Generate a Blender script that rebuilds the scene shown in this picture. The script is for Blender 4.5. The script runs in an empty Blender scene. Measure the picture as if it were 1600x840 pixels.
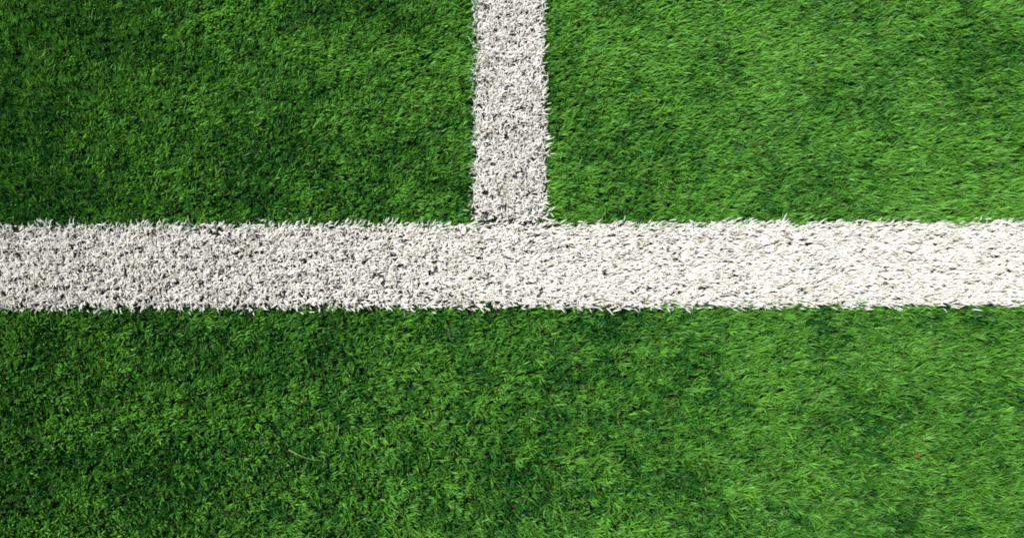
import bpy, math
import numpy as np
from mathutils import Vector

R = math.radians
scene = bpy.context.scene
COL = scene.collection
rng = np.random.default_rng(11)

# ------------------------------------------------------------------ camera
PITCH = R(15.0)                       # tipped forward from straight down
F_PX, W_PX, H_PX = 1244.0, 1600.0, 840.0
cam_data = bpy.data.cameras.new('camera')
cam_data.sensor_width = 36.0
cam_data.lens = F_PX / W_PX * 36.0
cam_data.clip_start, cam_data.clip_end = 0.01, 500.0
cam = bpy.data.objects.new('camera', cam_data)
CAM_H = 1.045
cam.location = (0.0045, -0.2300, CAM_H + 0.016)
cam.rotation_euler = (PITCH, 0.0, R(0.0))
COL.objects.link(cam)
scene.camera = cam

# ------------------------------------------------------------------ light
SUN_EL, SUN_AZ = R(60), R(290)        # azimuth clockwise from +y: from the left, slightly ahead
world = bpy.data.worlds.new('World'); scene.world = world
world.use_nodes = True
nt = world.node_tree; nt.nodes.clear()
sky = nt.nodes.new('ShaderNodeTexSky'); sky.sky_type = 'NISHITA'
sky.sun_disc = False; sky.sun_elevation = SUN_EL; sky.sun_rotation = SUN_AZ
bg = nt.nodes.new('ShaderNodeBackground'); bg.inputs['Strength'].default_value = 0.085
out = nt.nodes.new('ShaderNodeOutputWorld')
nt.links.new(sky.outputs[0], bg.inputs[0]); nt.links.new(bg.outputs[0], out.inputs[0])
sd = bpy.data.lights.new('sun', 'SUN'); sd.energy = 5.0; sd.angle = R(0.53); sd.color = (1.0, 0.97, 0.92)
sun = bpy.data.objects.new('sun', sd); COL.objects.link(sun)
to_sun = Vector((math.cos(SUN_EL) * math.sin(SUN_AZ), math.cos(SUN_EL) * math.cos(SUN_AZ), math.sin(SUN_EL)))
sun.rotation_euler = to_sun.to_track_quat('Z', 'Y').to_euler()
sun.location = to_sun * 20

vs = scene.view_settings
vs.view_transform = 'Standard'; vs.look = 'None'; vs.gamma = 1.0; vs.exposure = 0.63
vs.use_curve_mapping = False
scene.cycles.use_denoising = False
scene.cycles.max_bounces = 6
scene.cycles.filter_width = 1.9

# ------------------------------------------------------------------ layout (metres)
LINE_H = 0.1135      # width of the line that runs across
LINE_V = 0.100      # width of the line that meets it
TILE = 0.40
X_HALF = LINE_V / 2
LINE_SLOPE = 0.0035 # the crossing line is not quite square to the picture

# ------------------------------------------------------------------ noise
def vnoise(x, y, cell, seed):
    g = np.random.default_rng(seed).random((256, 256))
    u, v = x / cell + 100.0, y / cell + 100.0
    i, j = np.floor(u).astype(int), np.floor(v).astype(int)
    fu, fv = u - i, v - j
    fu, fv = fu * fu * (3 - 2 * fu), fv * fv * (3 - 2 * fv)
    a, b = g[i % 256, j % 256], g[(i + 1) % 256, j % 256]
    c, d = g[i % 256, (j + 1) % 256], g[(i + 1) % 256, (j + 1) % 256]
    return (a * (1 - fu) + b * fu) * (1 - fv) + (c * (1 - fu) + d * fu) * fv

def fbm(x, y, cell, seed, octaves=3):
    s, amp, tot = 0, 1.0, 0
    for k in range(octaves):
        s = s + amp * vnoise(x * 1.0 + 0.37 * k, y - 0.21 * k, cell / 2 ** k, seed + 17 * k)
        tot += amp; amp *= 0.55
    return (s / tot - 0.5) * 2.0      # about -1..1, mostly -0.5..0.5

def hash2(i, j, seed):
    return np.random.default_rng(seed).random((512, 512))[i % 512, j % 512]

# ------------------------------------------------------------------ materials
def fibre_material(name, rough, trans, spec):
    m = bpy.data.materials.new(name); m.use_nodes = True
    t = m.node_tree; t.nodes.clear()
    o = t.nodes.new('ShaderNodeOutputMaterial')
    p = t.nodes.new('ShaderNodeBsdfPrincipled')
    a = t.nodes.new('ShaderNodeAttribute'); a.attribute_name = 'fibre_colour'
    p.inputs['Roughness'].default_value = rough
    p.inputs['Specular IOR Level'].default_value = spec
    t.links.new(a.outputs['Color'], p.inputs['Base Color'])
    tr = t.nodes.new('ShaderNodeBsdfTranslucent')
    t.links.new(a.outputs['Color'], tr.inputs['Color'])
    mx = t.nodes.new('ShaderNodeMixShader'); mx.inputs[0].default_value = trans
    t.links.new(p.outputs[0], mx.inputs[1]); t.links.new(tr.outputs[0], mx.inputs[2])
    t.links.new(mx.outputs[0], o.inputs[0])
    return m

def noise_material(name, ca, cb, scale, rough=0.9, bump=0.0):
    m = bpy.data.materials.new(name); m.use_nodes = True
    t = m.node_tree; p = t.nodes['Principled BSDF']
    p.inputs['Roughness'].default_value = rough
    p.inputs['Specular IOR Level'].default_value = 0.15
    tc = t.nodes.new('ShaderNodeTexCoord')
    n = t.nodes.new('ShaderNodeTexNoise'); n.inputs['Scale'].default_value = scale; n.inputs['Detail'].default_value = 6
    t.links.new(tc.outputs['Object'], n.inputs['Vector'])
    r = t.nodes.new('ShaderNodeValToRGB')
    r.color_ramp.elements[0].position = 0.38; r.color_ramp.elements[0].color = (*ca, 1)
    r.color_ramp.elements[1].position = 0.62; r.color_ramp.elements[1].color = (*cb, 1)
    t.links.new(n.outputs['Fac'], r.inputs[0]); t.links.new(r.outputs[0], p.inputs['Base Color'])
    if bump:
        b = t.nodes.new('ShaderNodeBump'); b.inputs['Strength'].default_value = bump; b.inputs['Distance'].default_value = 0.002
        t.links.new(n.outputs['Fac'], b.inputs['Height']); t.links.new(b.outputs[0], p.inputs['Normal'])
    return m

M_GREEN = fibre_material('green_fibre', 0.50, 0.34, 0.16)
M_WHITE = fibre_material('white_fibre', 0.65, 0.42, 0.12)
M_GROUND = noise_material('turf_ground', (0.010, 0.022, 0.008), (0.028, 0.055, 0.014), 240, bump=0.5)
M_BACK = noise_material('line_backing', (0.008, 0.008, 0.007), (0.03, 0.027, 0.02), 500, bump=0.5)
M_RUBBER = noise_material('rubber', (0.006, 0.006, 0.006), (0.014, 0.014, 0.013), 300, rough=0.95)
M_DRY = noise_material('dry_stalk', (0.07, 0.16, 0.03), (0.14, 0.20, 0.05), 200, rough=0.6)
M_BROWN = noise_material('brown_leaf', (0.06, 0.055, 0.015), (0.12, 0.085, 0.03), 400, rough=0.7)

# ------------------------------------------------------------------ fibres
def fibres(root, lean, length, width, colour, base_frac=0.35, z0=0.0, curl=1.75):
    """One curved, tapering, twisted ribbon per root -> verts, loops, counts, colours."""
    n = len(root)
    L = length[:, None]
    def direction(f):
        d = np.concatenate([lean * f, np.ones((n, 1))], 1)
        return d / np.linalg.norm(d, axis=1)[:, None]
    p0 = np.concatenate([root, np.full((n, 1), z0)], 1)
    p1 = p0 + direction(base_frac) * L * 0.36
    p2 = p1 + direction(0.85) * L * 0.34
    p3 = p2 + direction(curl) * L * 0.30
    ang = np.arctan2(lean[:, 1], lean[:, 0]) + math.pi / 2 + rng.normal(0, 0.75, n)
    tw = rng.normal(0, 0.5, n)
    def side(a, w):
        return np.stack([np.cos(a), np.sin(a), np.zeros(n)], 1) * (w * width / 2)[:, None]
    s0, s1, s2 = side(ang, 1.0), side(ang + tw * 0.5, 1.0), side(ang + tw, 0.85)
    V = np.stack([p0 - s0, p0 + s0, p1 - s1, p1 + s1, p2 - s2, p2 + s2, p3], 1)
    idx = np.array([0, 1, 3, 2, 2, 3, 5, 4, 4, 5, 6])
    loops = (np.arange(n)[:, None] * 7 + idx[None]).ravel()
    counts = np.tile(np.array([4, 4, 3]), n)
    C = np.repeat(colour, 7, axis=0)
    return V.reshape(-1, 3), loops, counts, C

def join(parts):
    V, Lp, Cn, Co, tag, off = [], [], [], [], [], 0
    for k, (v, l, c, co) in parts:
        V.append(v); Lp.append(l + off); Cn.append(c); Co.append(co); tag.append(np.full(len(v), k)); off += len(v)
    return (np.concatenate(V), np.concatenate(Lp), np.concatenate(Cn), np.concatenate(Co), np.concatenate(tag))

def mesh_from(name, V, loops, counts, colours=None, tag=None, smooth=True):
    me = bpy.data.meshes.new(name)
    me.vertices.add(len(V)); me.vertices.foreach_set('co', V.astype(np.float32).ravel())
    me.loops.add(len(loops)); me.loops.foreach_set('vertex_index', loops.astype(np.int32))
    starts = np.concatenate([[0], np.cumsum(counts)[:-1]])
    me.polygons.add(len(counts)); me.polygons.foreach_set('loop_start', starts.astype(np.int32))
    if smooth:
        me.polygons.foreach_set('use_smooth', np.ones(len(counts), dtype=bool))
    if colours is not None:
        at = me.attributes.new('fibre_colour', 'FLOAT_COLOR', 'POINT')
        at.data.foreach_set('color', np.concatenate([colours, np.ones((len(V), 1))], 1).astype(np.float32).ravel())
    if tag is not None:
        at = me.attributes.new('tile', 'INT', 'POINT')
        at.data.foreach_set('value', tag.astype(np.int32))
    me.update(calc_edges=True)
    me.validate()
    return me

def repeat_tile(obj, blocks):
    """The detailed stretch stays; the tagged tile is laid out over the blocks (x0, x1, y0, y1, step_x, step_y) around it."""
    g = bpy.data.node_groups.new('pile_layout', 'GeometryNodeTree')
    g.interface.new_socket('Geometry', in_out='INPUT', socket_type='NodeSocketGeometry')
    g.interface.new_socket('Geometry', in_out='OUTPUT', socket_type='NodeSocketGeometry')
    gi, go = g.nodes.new('NodeGroupInput'), g.nodes.new('NodeGroupOutput')
    at = g.nodes.new('GeometryNodeInputNamedAttribute'); at.data_type = 'INT'; at.inputs[0].default_value = 'tile'
    cmp_ = g.nodes.new('FunctionNodeCompare'); cmp_.data_type = 'INT'; cmp_.operation = 'EQUAL'
    ints = [s for s in cmp_.inputs if s.type == 'INT']
    ints[1].default_value = 1
    g.links.new(at.outputs[0], ints[0])
    sep = g.nodes.new('GeometryNodeSeparateGeometry')
    g.links.new(gi.outputs[0], sep.inputs[0]); g.links.new(cmp_.outputs[0], sep.inputs[1])
    pts = g.nodes.new('GeometryNodeJoinGeometry')
    for (x0, x1, y0, y1, sx, sy) in blocks:
        nx, ny = max(1, round((x1 - x0) / sx)), max(1, round((y1 - y0) / sy))
        if nx * ny == 0: continue
        if nx == 1 or ny == 1:
            gr = g.nodes.new('GeometryNodeMeshLine')
            gr.mode = 'OFFSET'; gr.inputs['Count'].default_value = nx * ny
            gr.inputs['Offset'].default_value = (sx, 0, 0) if ny == 1 else (0, sy, 0)
            gr.inputs['Start Location'].default_value = (x0 + sx / 2, y0 + sy / 2, 0)
            g.links.new(gr.outputs[0], pts.inputs[0])
        else:
            gr = g.nodes.new('GeometryNodeMeshGrid')
            gr.inputs['Size X'].default_value = sx * (nx - 1); gr.inputs['Size Y'].default_value = sy * (ny - 1)
            gr.inputs['Vertices X'].default_value = nx; gr.inputs['Vertices Y'].default_value = ny
            tf = g.nodes.new('GeometryNodeTransform')
            tf.inputs['Translation'].default_value = ((x0 + x1) / 2, (y0 + y1) / 2, 0)
            g.links.new(gr.outputs[0], tf.inputs[0]); g.links.new(tf.outputs[0], pts.inputs[0])
    inst = g.nodes.new('GeometryNodeInstanceOnPoints')
    g.links.new(pts.outputs[0], inst.inputs['Points']); g.links.new(sep.outputs[0], inst.inputs['Instance'])
    jn = g.nodes.new('GeometryNodeJoinGeometry')
    g.links.new(sep.outputs[1], jn.inputs[0]); g.links.new(inst.outputs[0], jn.inputs[0])
    g.links.new(jn.outputs[0], go.inputs[0])
    md = obj.modifiers.new('pile_layout', 'NODES'); md.node_group = g

# ------------------------------------------------------------------ colour and lie of the pile
def tufts(x, y, cell, seed):
    i, j = np.floor(x / cell + 0.6 * vnoise(x, y, 0.03, seed)).astype(int), np.floor(y / cell).astype(int)
    return hash2(i, j, seed), hash2(i, j, seed + 1), hash2(i, j, seed + 2)

def gather(x, y, cell, seed, pull):
    """Draw the roots of each stitch together, leaving small gaps between stitches."""
    a = 0.45 * cell * fbm(x, y, 0.03, seed + 5)
    i, j = np.floor((x + a) / cell).astype(int), np.floor((y - a) / cell).astype(int)
    cx = (i + 0.5 + 0.75 * (hash2(i, j, seed) - .5)) * cell - a
    cy = (j + 0.5 + 0.75 * (hash2(i, j, seed + 1) - .5)) * cell + a
    return x + (cx - x) * pull, y + (cy - y) * pull

def green_pile(x, y, shaped=True):
    n = len(x)
    ta, tb, tc = tufts(x, y, 0.0068, 5)
    big, mid, fine = fbm(x, y, 0.22, 31), fbm(x, y, 0.075, 47), fbm(x, y, 0.022, 59)
    sx = np.clip((x + 0.7) / 1.4, 0, 1) if shaped else np.full(n, 0.5)
    edge = np.clip((np.abs(x + 0.03) - 0.48) / 0.22, 0, 1) if shaped else np.zeros(n)  # pile leans less at the right edge, shaped to imitate vignette darkening
    mx = 0.52 + 0.30 * sx - 0.25 * edge * sx + 0.22 * big + 0.42 * mid + (0.30 * sx * np.clip((y - 0.05) / 0.25, -1, 1) if shaped else 0)
    my = 0.04 - 0.12 * sx - 0.40 * sx * np.clip((y + 0.1) / 0.6, 0, 1) + 0.30 * fbm(x, y, 0.11, 71) + 0.10 * fine
    lean = np.stack([mx + (ta - .5) * 1.1 + rng.normal(0, .42, n), my + (tb - .5) * 1.1 + rng.normal(0, .42, n)], 1)
    length = (0.0140 + 0.0025 * sx) * (1 + 0.16 * mid + 0.20 * fine) * (0.76 + 0.50 * tc) * np.clip(rng.normal(1, .14, n), .55, 1.4)
    width = rng.uniform(0.0012, 0.0020, n)
    # two dyes twisted together, plus some scuffed pale and some bleached olive fibres
    mixv = np.clip(0.50 + 0.25 * big + 0.48 * mid + 0.62 * fine + (tc - .5) * 0.7 + rng.normal(0, .22, n), 0, 1)[:, None]
    area_tone = np.where(y > 0.06, np.where(x > 0, 0.13, 0.06), -0.03) if shaped else 0.04     # paler green above the crossing line, palest on the right; deeper below
    mixv = np.clip(mixv + (area_tone[:, None] if shaped else area_tone), 0, 1)
    dark, light = np.array([0.012, 0.098, 0.012]), np.array([0.103, 0.290, 0.031])
    c = dark * (1 - mixv) + light * mixv
    c = c * np.exp(rng.normal(0, 0.22, n))[:, None]
    pale = rng.random(n) < 0.08
    c[pale] = c[pale] * 0.6 + np.array([0.16, 0.30, 0.11]) * 0.6
    olive = rng.random(n) < 0.02 + 0.05 * (fbm(x, y, 0.05, 83) > 0.35)
    c[olive] = np.array([0.10, 0.15, 0.03]) * rng.uniform(0.6, 1.1, olive.sum())[:, None]
    return lean, length, width, c

def white_pile(x, y, upright):
    n = len(x)
    ta, tb, tc = tufts(x, y, 0.0062, 105)
    mid, fine = fbm(x, y, 0.06, 131), fbm(x, y, 0.018, 147)
    if upright:
        lx, ly, sp = 0.50 + 0.10 * mid, -0.25 + 0.15 * fine, 1.0
    else:
        sx = np.clip((x + 0.62) / 0.75, 0, 1)
        lx, ly, sp = 0.50 + 0.50 * sx + 0.15 * mid, -0.05 + 0.16 * fine - 0.18 * sx, 0.70 - 0.28 * sx
    lean = np.stack([lx + (ta - .5) * 0.9 + sp * rng.normal(0, 1, n), ly + (tb - .5) * 0.9 + sp * rng.normal(0, 1, n)], 1)
    length = (0.0112 if upright else 0.0128) * (1 + 0.15 * fine) * (0.85 + 0.3 * tc) * np.clip(rng.normal(1, .13, n), .55, 1.4)
    # strands along the rims splay out over the green
    out_ = np.zeros(n); ax = 0 if upright else 1
    q = (x / X_HALF) if upright else ((y - LINE_SLOPE * x) / LINE_H * 2 - 1)
    rim = np.clip((np.abs(q) - 0.84) / 0.16, 0, 1) * (rng.random(n) < 0.25)
    if not upright:
        rim = np.where((np.abs(x) < X_HALF) & (q > 0), 0, rim)
    lean[:, ax] += np.sign(q) * rim * rng.uniform(0.0, 0.65, n)
    length = length * (1 + 0.25 * rim * rng.random(n))
    width = rng.uniform(0.0012, 0.0019, n)
    c = np.array([0.80, 0.78, 0.72]) * np.clip(rng.normal(1, .10, n), .6, 1.2)[:, None]
    stain = np.clip(fbm(x, y, 0.013, 163) * 1.6 - 0.34, 0, 1) * (rng.random(n) < 0.75)
    c = c * (1 - 0.6 * stain[:, None]) + np.array([0.30, 0.27, 0.12]) * (0.6 * stain[:, None])
    soiled = rng.random(n) < 0.012          # odd green or brown strands worked in
    c[soiled] = np.array([0.16, 0.17, 0.05]) * rng.uniform(0.4, 1.3, soiled.sum())[:, None]
    return lean, length, width, np.clip(c, 0, 0.88)

def scatter(x0, x1, y0, y1, density):
    n = int((x1 - x0) * (y1 - y0) * density)
    return rng.uniform(x0, x1, n), rng.uniform(y0, y1, n)

def line_bottom(x): return LINE_SLOPE * x
def line_top(x): return LINE_H + LINE_SLOPE * x

# ------------------------------------------------------------------ ground
def sheet(name, pts, z, mat, kind=None):
    me = bpy.data.meshes.new(name)
    me.from_pydata([(x, y, z) for x, y in pts], [], [(0, 1, 2, 3)])
    o = bpy.data.objects.new(name, me); me.materials.append(mat); COL.objects.link(o)
    if kind: o['kind'] = kind
    return o
sheet('ground', [(-200, -200), (200, -200), (200, 200), (-200, 200)], 0.0, M_GROUND, 'structure')

# ------------------------------------------------------------------ green turf
DENS = 290000
HX = X_HALF + 2 * TILE
parts = []
gx, gy = scatter(-HX, HX, -TILE, 0.02, DENS)
ux, uy = scatter(-HX, HX, LINE_H - 0.02, LINE_H + TILE, DENS)
wob = lambda a, s: 0.0025 * fbm(a, a * 0 + s, 0.02, 201)
k1 = gy < line_bottom(gx) - 0.001 + wob(gx, 1) + rng.normal(0, .0035, len(gx))
k2 = (uy > line_top(ux) + 0.001 + wob(ux, 2) + rng.normal(0, .0035, len(ux))) & (np.abs(ux) > X_HALF + 0.001 + wob(uy, 3) + rng.normal(0, .0025, len(ux)))
X, Y = np.concatenate([gx[k1], ux[k2]]), np.concatenate([gy[k1], uy[k2]])
# a few green strands worked into the seam under the meeting line
sx_, sy_ = scatter(-X_HALF, X_HALF, LINE_H - 0.002, LINE_H + 0.007, 45000)
X, Y = np.concatenate([X, sx_]), np.concatenate([Y, sy_])
X, Y = gather(X, Y, 0.0068, 601, 0.33)
l, le, w, c = green_pile(X, Y)
curl = (0.95 + 0.75 * np.clip((X + 0.68) / 0.32, 0, 1) - 0.55 * np.clip((X - 0.52) / 0.18, 0, 1))[:, None]   # tips straighter at both side edges, shaped to darken them like a vignette
parts.append((0, fibres(np.stack([X, Y], 1), l, le, w, c, curl=curl)))
tx, ty = scatter(-TILE / 2, TILE / 2, -TILE / 2, TILE / 2, 130000)
l, le, w, c = green_pile(tx, ty, False)
parts.append((1, fibres(np.stack([tx, ty], 1), l, le, w * 1.15, c)))
V, Lp, Cn, Co, tag = join(parts)
me = mesh_from('artificial_grass', V, Lp, Cn, Co, tag); me.materials.append(M_GREEN)
grass = bpy.data.objects.new('artificial_grass', me); COL.objects.link(grass)
grass['kind'] = 'stuff'; grass['category'] = 'turf'
grass['label'] = 'short green artificial grass pile on both sides of the white lines'
T = TILE
repeat_tile(grass, [
    (-HX - 8 * T, -HX, -8 * T, 0, T, T), (HX, HX + 8 * T, -8 * T, 0, T, T), (-HX, -HX + 4 * T, -8 * T, -T, T, T), (HX - 4 * T, HX, -8 * T, -T, T, T),
    (-HX - 8 * T, -HX, LINE_H, LINE_H + 8 * T, T, T), (HX, HX + 8 * T, LINE_H, LINE_H + 8 * T, T, T),
    (-HX, -X_HALF, LINE_H + T, LINE_H + 8 * T, T, T), (X_HALF, HX, LINE_H + T, LINE_H + 8 * T, T, T)])

# ------------------------------------------------------------------ white lines: a strip of backing with its own pile
def white_line(name, label, corners, pile_parts, blocks):
    V = [(x, y, z) for z in (0.001, 0.009) for x, y in corners]
    me = bpy.data.meshes.new(name)
    me.from_pydata(V, [], [(3, 2, 1, 0), (4, 5, 6, 7), (0, 1, 5, 4), (1, 2, 6, 5), (2, 3, 7, 6), (3, 0, 4, 7)])
    me.materials.append(M_BACK)
    o = bpy.data.objects.new(name, me); COL.objects.link(o)
    o['label'] = label; o['category'] = 'field line'; o['group'] = 'white field lines'
    v, lp, cn, co, tg = join(pile_parts)
    pm = mesh_from('fibre_pile', v, lp, cn, co, tg); pm.materials.append(M_WHITE)
    p = bpy.data.objects.new('fibre_pile', pm); p['kind'] = 'stuff'; COL.objects.link(p); p.parent = o
    repeat_tile(p, blocks)
    return o

def stitched(x, y, dens_keep, seed, cell=0.0040):
    """Drop whole tufts here and there so the dark infill shows between them."""
    i, j = np.floor(x / cell + 0.5 * vnoise(x, y, 0.02, seed)).astype(int), np.floor(y / cell + 0.5 * vnoise(x, y, 0.02, seed + 3)).astype(int)
    return hash2(i, j, seed + 9) < dens_keep

hx, hy = scatter(-HX, HX, -0.01, LINE_H + 0.01, 300000)
keep = (hy > line_bottom(hx) + wob(hx, 4) + rng.normal(0, .0036, len(hx))) & (hy < line_top(hx) + wob(hx, 5) + rng.normal(0, .0036, len(hx)))
keep &= stitched(hx, hy, 0.73 + 0.19 * np.clip((hx + 0.6) / 0.6, 0, 1), 301)
hx, hy = gather(hx[keep], hy[keep], 0.0062, 701, 0.30)
l, le, w, c = white_pile(hx, hy, False)
hp = [(0, fibres(np.stack([hx, hy], 1), l, le, w, c, z0=0.0085, curl=2.3))]
tx, ty = scatter(-T / 2, T / 2, 0, LINE_H, 130000)
l, le, w, c = white_pile(tx, ty, False)
hp.append((1, fibres(np.stack([tx, ty - LINE_H / 2], 1), l, le, w, c, z0=0.0085, curl=2.3)))
E = HX + 8 * T
white_line('white_line', 'wide white line running straight across the turf past the end of the other line',
           [(-E, line_bottom(-E) + .003), (E, line_bottom(E) + .003), (E, line_top(E) - .003), (-E, line_top(-E) - .003)], hp,
           [(-E, -HX, 0, LINE_H, T, LINE_H), (HX, E, 0, LINE_H, T, LINE_H)])

vx, vy = scatter(-X_HALF - 0.01, X_HALF + 0.01, LINE_H, LINE_H + T, 330000)
keep = (np.abs(vx) < X_HALF + wob(vy + (vx > 0) * 3, 6) + rng.normal(0, .003, len(vx))) & (vy > line_top(vx) + 0.008 + 0.004 * fbm(vx, vy, 0.015, 881))
keep &= stitched(vx, vy, 0.70, 401, 0.0033)
vx, vy = gather(vx[keep], vy[keep], 0.0062, 801, 0.32)
l, le, w, c = white_pile(vx, vy, True)
vp = [(0, fibres(np.stack([vx, vy], 1), l, le, w, c, z0=0.0085, curl=2.3))]
tx, ty = scatter(-X_HALF, X_HALF, -T / 2, T / 2, 130000)
l, le, w, c = white_pile(tx, ty, True)
vp.append((1, fibres(np.stack([tx, ty], 1), l, le, w, c, z0=0.0085, curl=2.3)))
y0, y1 = LINE_H + 0.004, LINE_H + 8 * T
white_line('white_line', 'narrower speckled white line that ends against the other line in a T',
           [(-X_HALF + .003, y0), (X_HALF - .003, y0), (X_HALF - .003, y1), (-X_HALF + .003, y1)], vp,
           [(-X_HALF, X_HALF, LINE_H + T, LINE_H + 8 * T, LINE_V, T)])

# ------------------------------------------------------------------ rubber granules between the fibres
def granules(n_line, n_green):
    xs = np.concatenate([rng.uniform(-HX, HX, n_line), rng.uniform(-X_HALF, X_HALF, n_line // 4), rng.uniform(-HX, HX, n_green)])
    ys = np.concatenate([rng.uniform(0, LINE_H, n_line), rng.uniform(LINE_H, LINE_H + T, n_line // 4), rng.uniform(-T, LINE_H + T, n_green)])
    n = len(xs); r = rng.uniform(0.0006, 0.0013, n)
    inline = ((ys > 0) & (ys < LINE_H)) | ((ys > 0) & (np.abs(xs) < X_HALF))
    zs = np.where(inline, 0.0093, 0.001) + r * 0.4 + rng.uniform(0, 0.001, n)
    unit = np.array([(1, 0, 0), (-1, 0, 0), (0, 1, 0), (0, -1, 0), (0, 0, 1), (0, 0, -1)], float)
    tri = np.array([0, 2, 4, 2, 1, 4, 1, 3, 4, 3, 0, 4, 2, 0, 5, 1, 2, 5, 3, 1, 5, 0, 3, 5])
    a = rng.uniform(0, 6.28, n)
    P = unit[None] * r[:, None, None] * rng.uniform(.6, 1.25, (n, 6, 1))
    ca, sa = np.cos(a)[:, None], np.sin(a)[:, None]
    Q = np.stack([P[..., 0] * ca - P[..., 1] * sa + xs[:, None], P[..., 0] * sa + P[..., 1] * ca + ys[:, None], P[..., 2] + zs[:, None]], -1)
    me = mesh_from('rubber_granules', Q.reshape(-1, 3), (np.arange(n)[:, None] * 6 + tri[None]).ravel(), np.full(n * 8, 3), smooth=False)
    me.materials.append(M_RUBBER)
    o = bpy.data.objects.new('rubber_granules', me); COL.objects.link(o)
    o['kind'] = 'stuff'; o['category'] = 'infill'; o['label'] = 'black rubber crumbs lying between the turf fibres'
granules(16000, 14000)

# ------------------------------------------------------------------ small loose bits
def ground_at(px, py, z=0.018):
    """Where the photograph's pixel meets the top of the pile."""
    d = Vector(((px - W_PX / 2) / F_PX, -(py - H_PX / 2) / F_PX, -1.0))
    d.rotate(cam.rotation_euler)
    t = (z - cam.location.z) / d.z
    return cam.location + d * t

def stalk(name, pixels, width, label, cat, mat, z=0.019, group=None):
    pts = [ground_at(px, py, z + 0.002 * math.sin(1.7 * k)) for k, (px, py) in enumerate(pixels)]
    n, V, F = len(pts), [], []
    for k, p in enumerate(pts):
        d = (pts[min(k + 1, n - 1)] - pts[max(k - 1, 0)]).normalized()
        s = d.cross(Vector((0, 0, 1))).normalized()
        w = width * 0.5 * (1.0 - 0.75 * k / (n - 1))
        V += [p - s * w, p + Vector((0, 0, w * 0.7)), p + s * w, p - Vector((0, 0, w * 0.5))]
    for k in range(n - 1):
        for q in range(4):
            F.append((4 * k + q, 4 * k + (q + 1) % 4, 4 * k + 4 + (q + 1) % 4, 4 * k + 4 + q))
    F += [(0, 1, 2, 3), (4 * n - 1, 4 * n - 2, 4 * n - 3, 4 * n - 4)]
    o0 = pts[0].copy()
    me = bpy.data.meshes.new(name); me.from_pydata([v - o0 for v in V], [], F); me.materials.append(mat)
    o = bpy.data.objects.new(name, me); o.location = o0; COL.objects.link(o)
    o['label'] = label; o['category'] = cat
    if group: o['group'] = group
    return o

stalk('dry_stalk', [(451, 702), (464, 709), (476, 714), (490, 718), (504, 719)], 0.0016, 'curved yellowish dry stalk lying on dark turf', 'stalk', M_DRY)
stalk('loose_fibre', [(507, 674), (504, 662), (502, 646)], 0.0012, 'longer pale fibre of a close pair standing out of the dark turf', 'fibre', M_DRY)
stalk('loose_fibre', [(512, 672), (514, 662), (514, 650)], 0.0011, 'shorter pale fibre of a close pair standing out of the dark turf', 'fibre', M_DRY)
stalk('loose_fibre', [(529, 665), (528, 676), (523, 689)], 0.0012, 'single slanting pale fibre next to the dry stalk and the close pair', 'fibre', M_DRY)

def crumb(name, px, py, size, label, seed, z=0.0135):
    r = np.random.default_rng(seed); c = ground_at(px, py, z)
    n = 7; V, F = [(0, 0, 0.0012)], []
    for k in range(n):
        a = 6.283 * k / n; q = size * r.uniform(.55, 1.0)
        V.append((q * math.cos(a) * 1.3, q * math.sin(a) * .8, r.uniform(-.0008, .0018)))
    V += [(x, y, z - 0.0006) for x, y, z in V]
    for k in range(n):
        a, b = 1 + k, 1 + (k + 1) % n
        F += [(0, a, b), (n + 1, n + 1 + b, n + 1 + a), (a, n + 1 + a, n + 1 + b, b)]
    me = bpy.data.meshes.new(name); me.from_pydata(V, [], F); me.materials.append(M_BROWN)
    o = bpy.data.objects.new(name, me); o.location = c; COL.objects.link(o)
    o['label'] = label; o['category'] = 'leaf scrap'
crumb('leaf_scrap', 1434, 712, 0.0042, 'small brown leaf scrap lying on the green turf', 3)
crumb('leaf_scrap', 1383, 443, 0.0030, 'tiny reddish brown leaf scrap caught in the wide white line', 4, 0.0165)
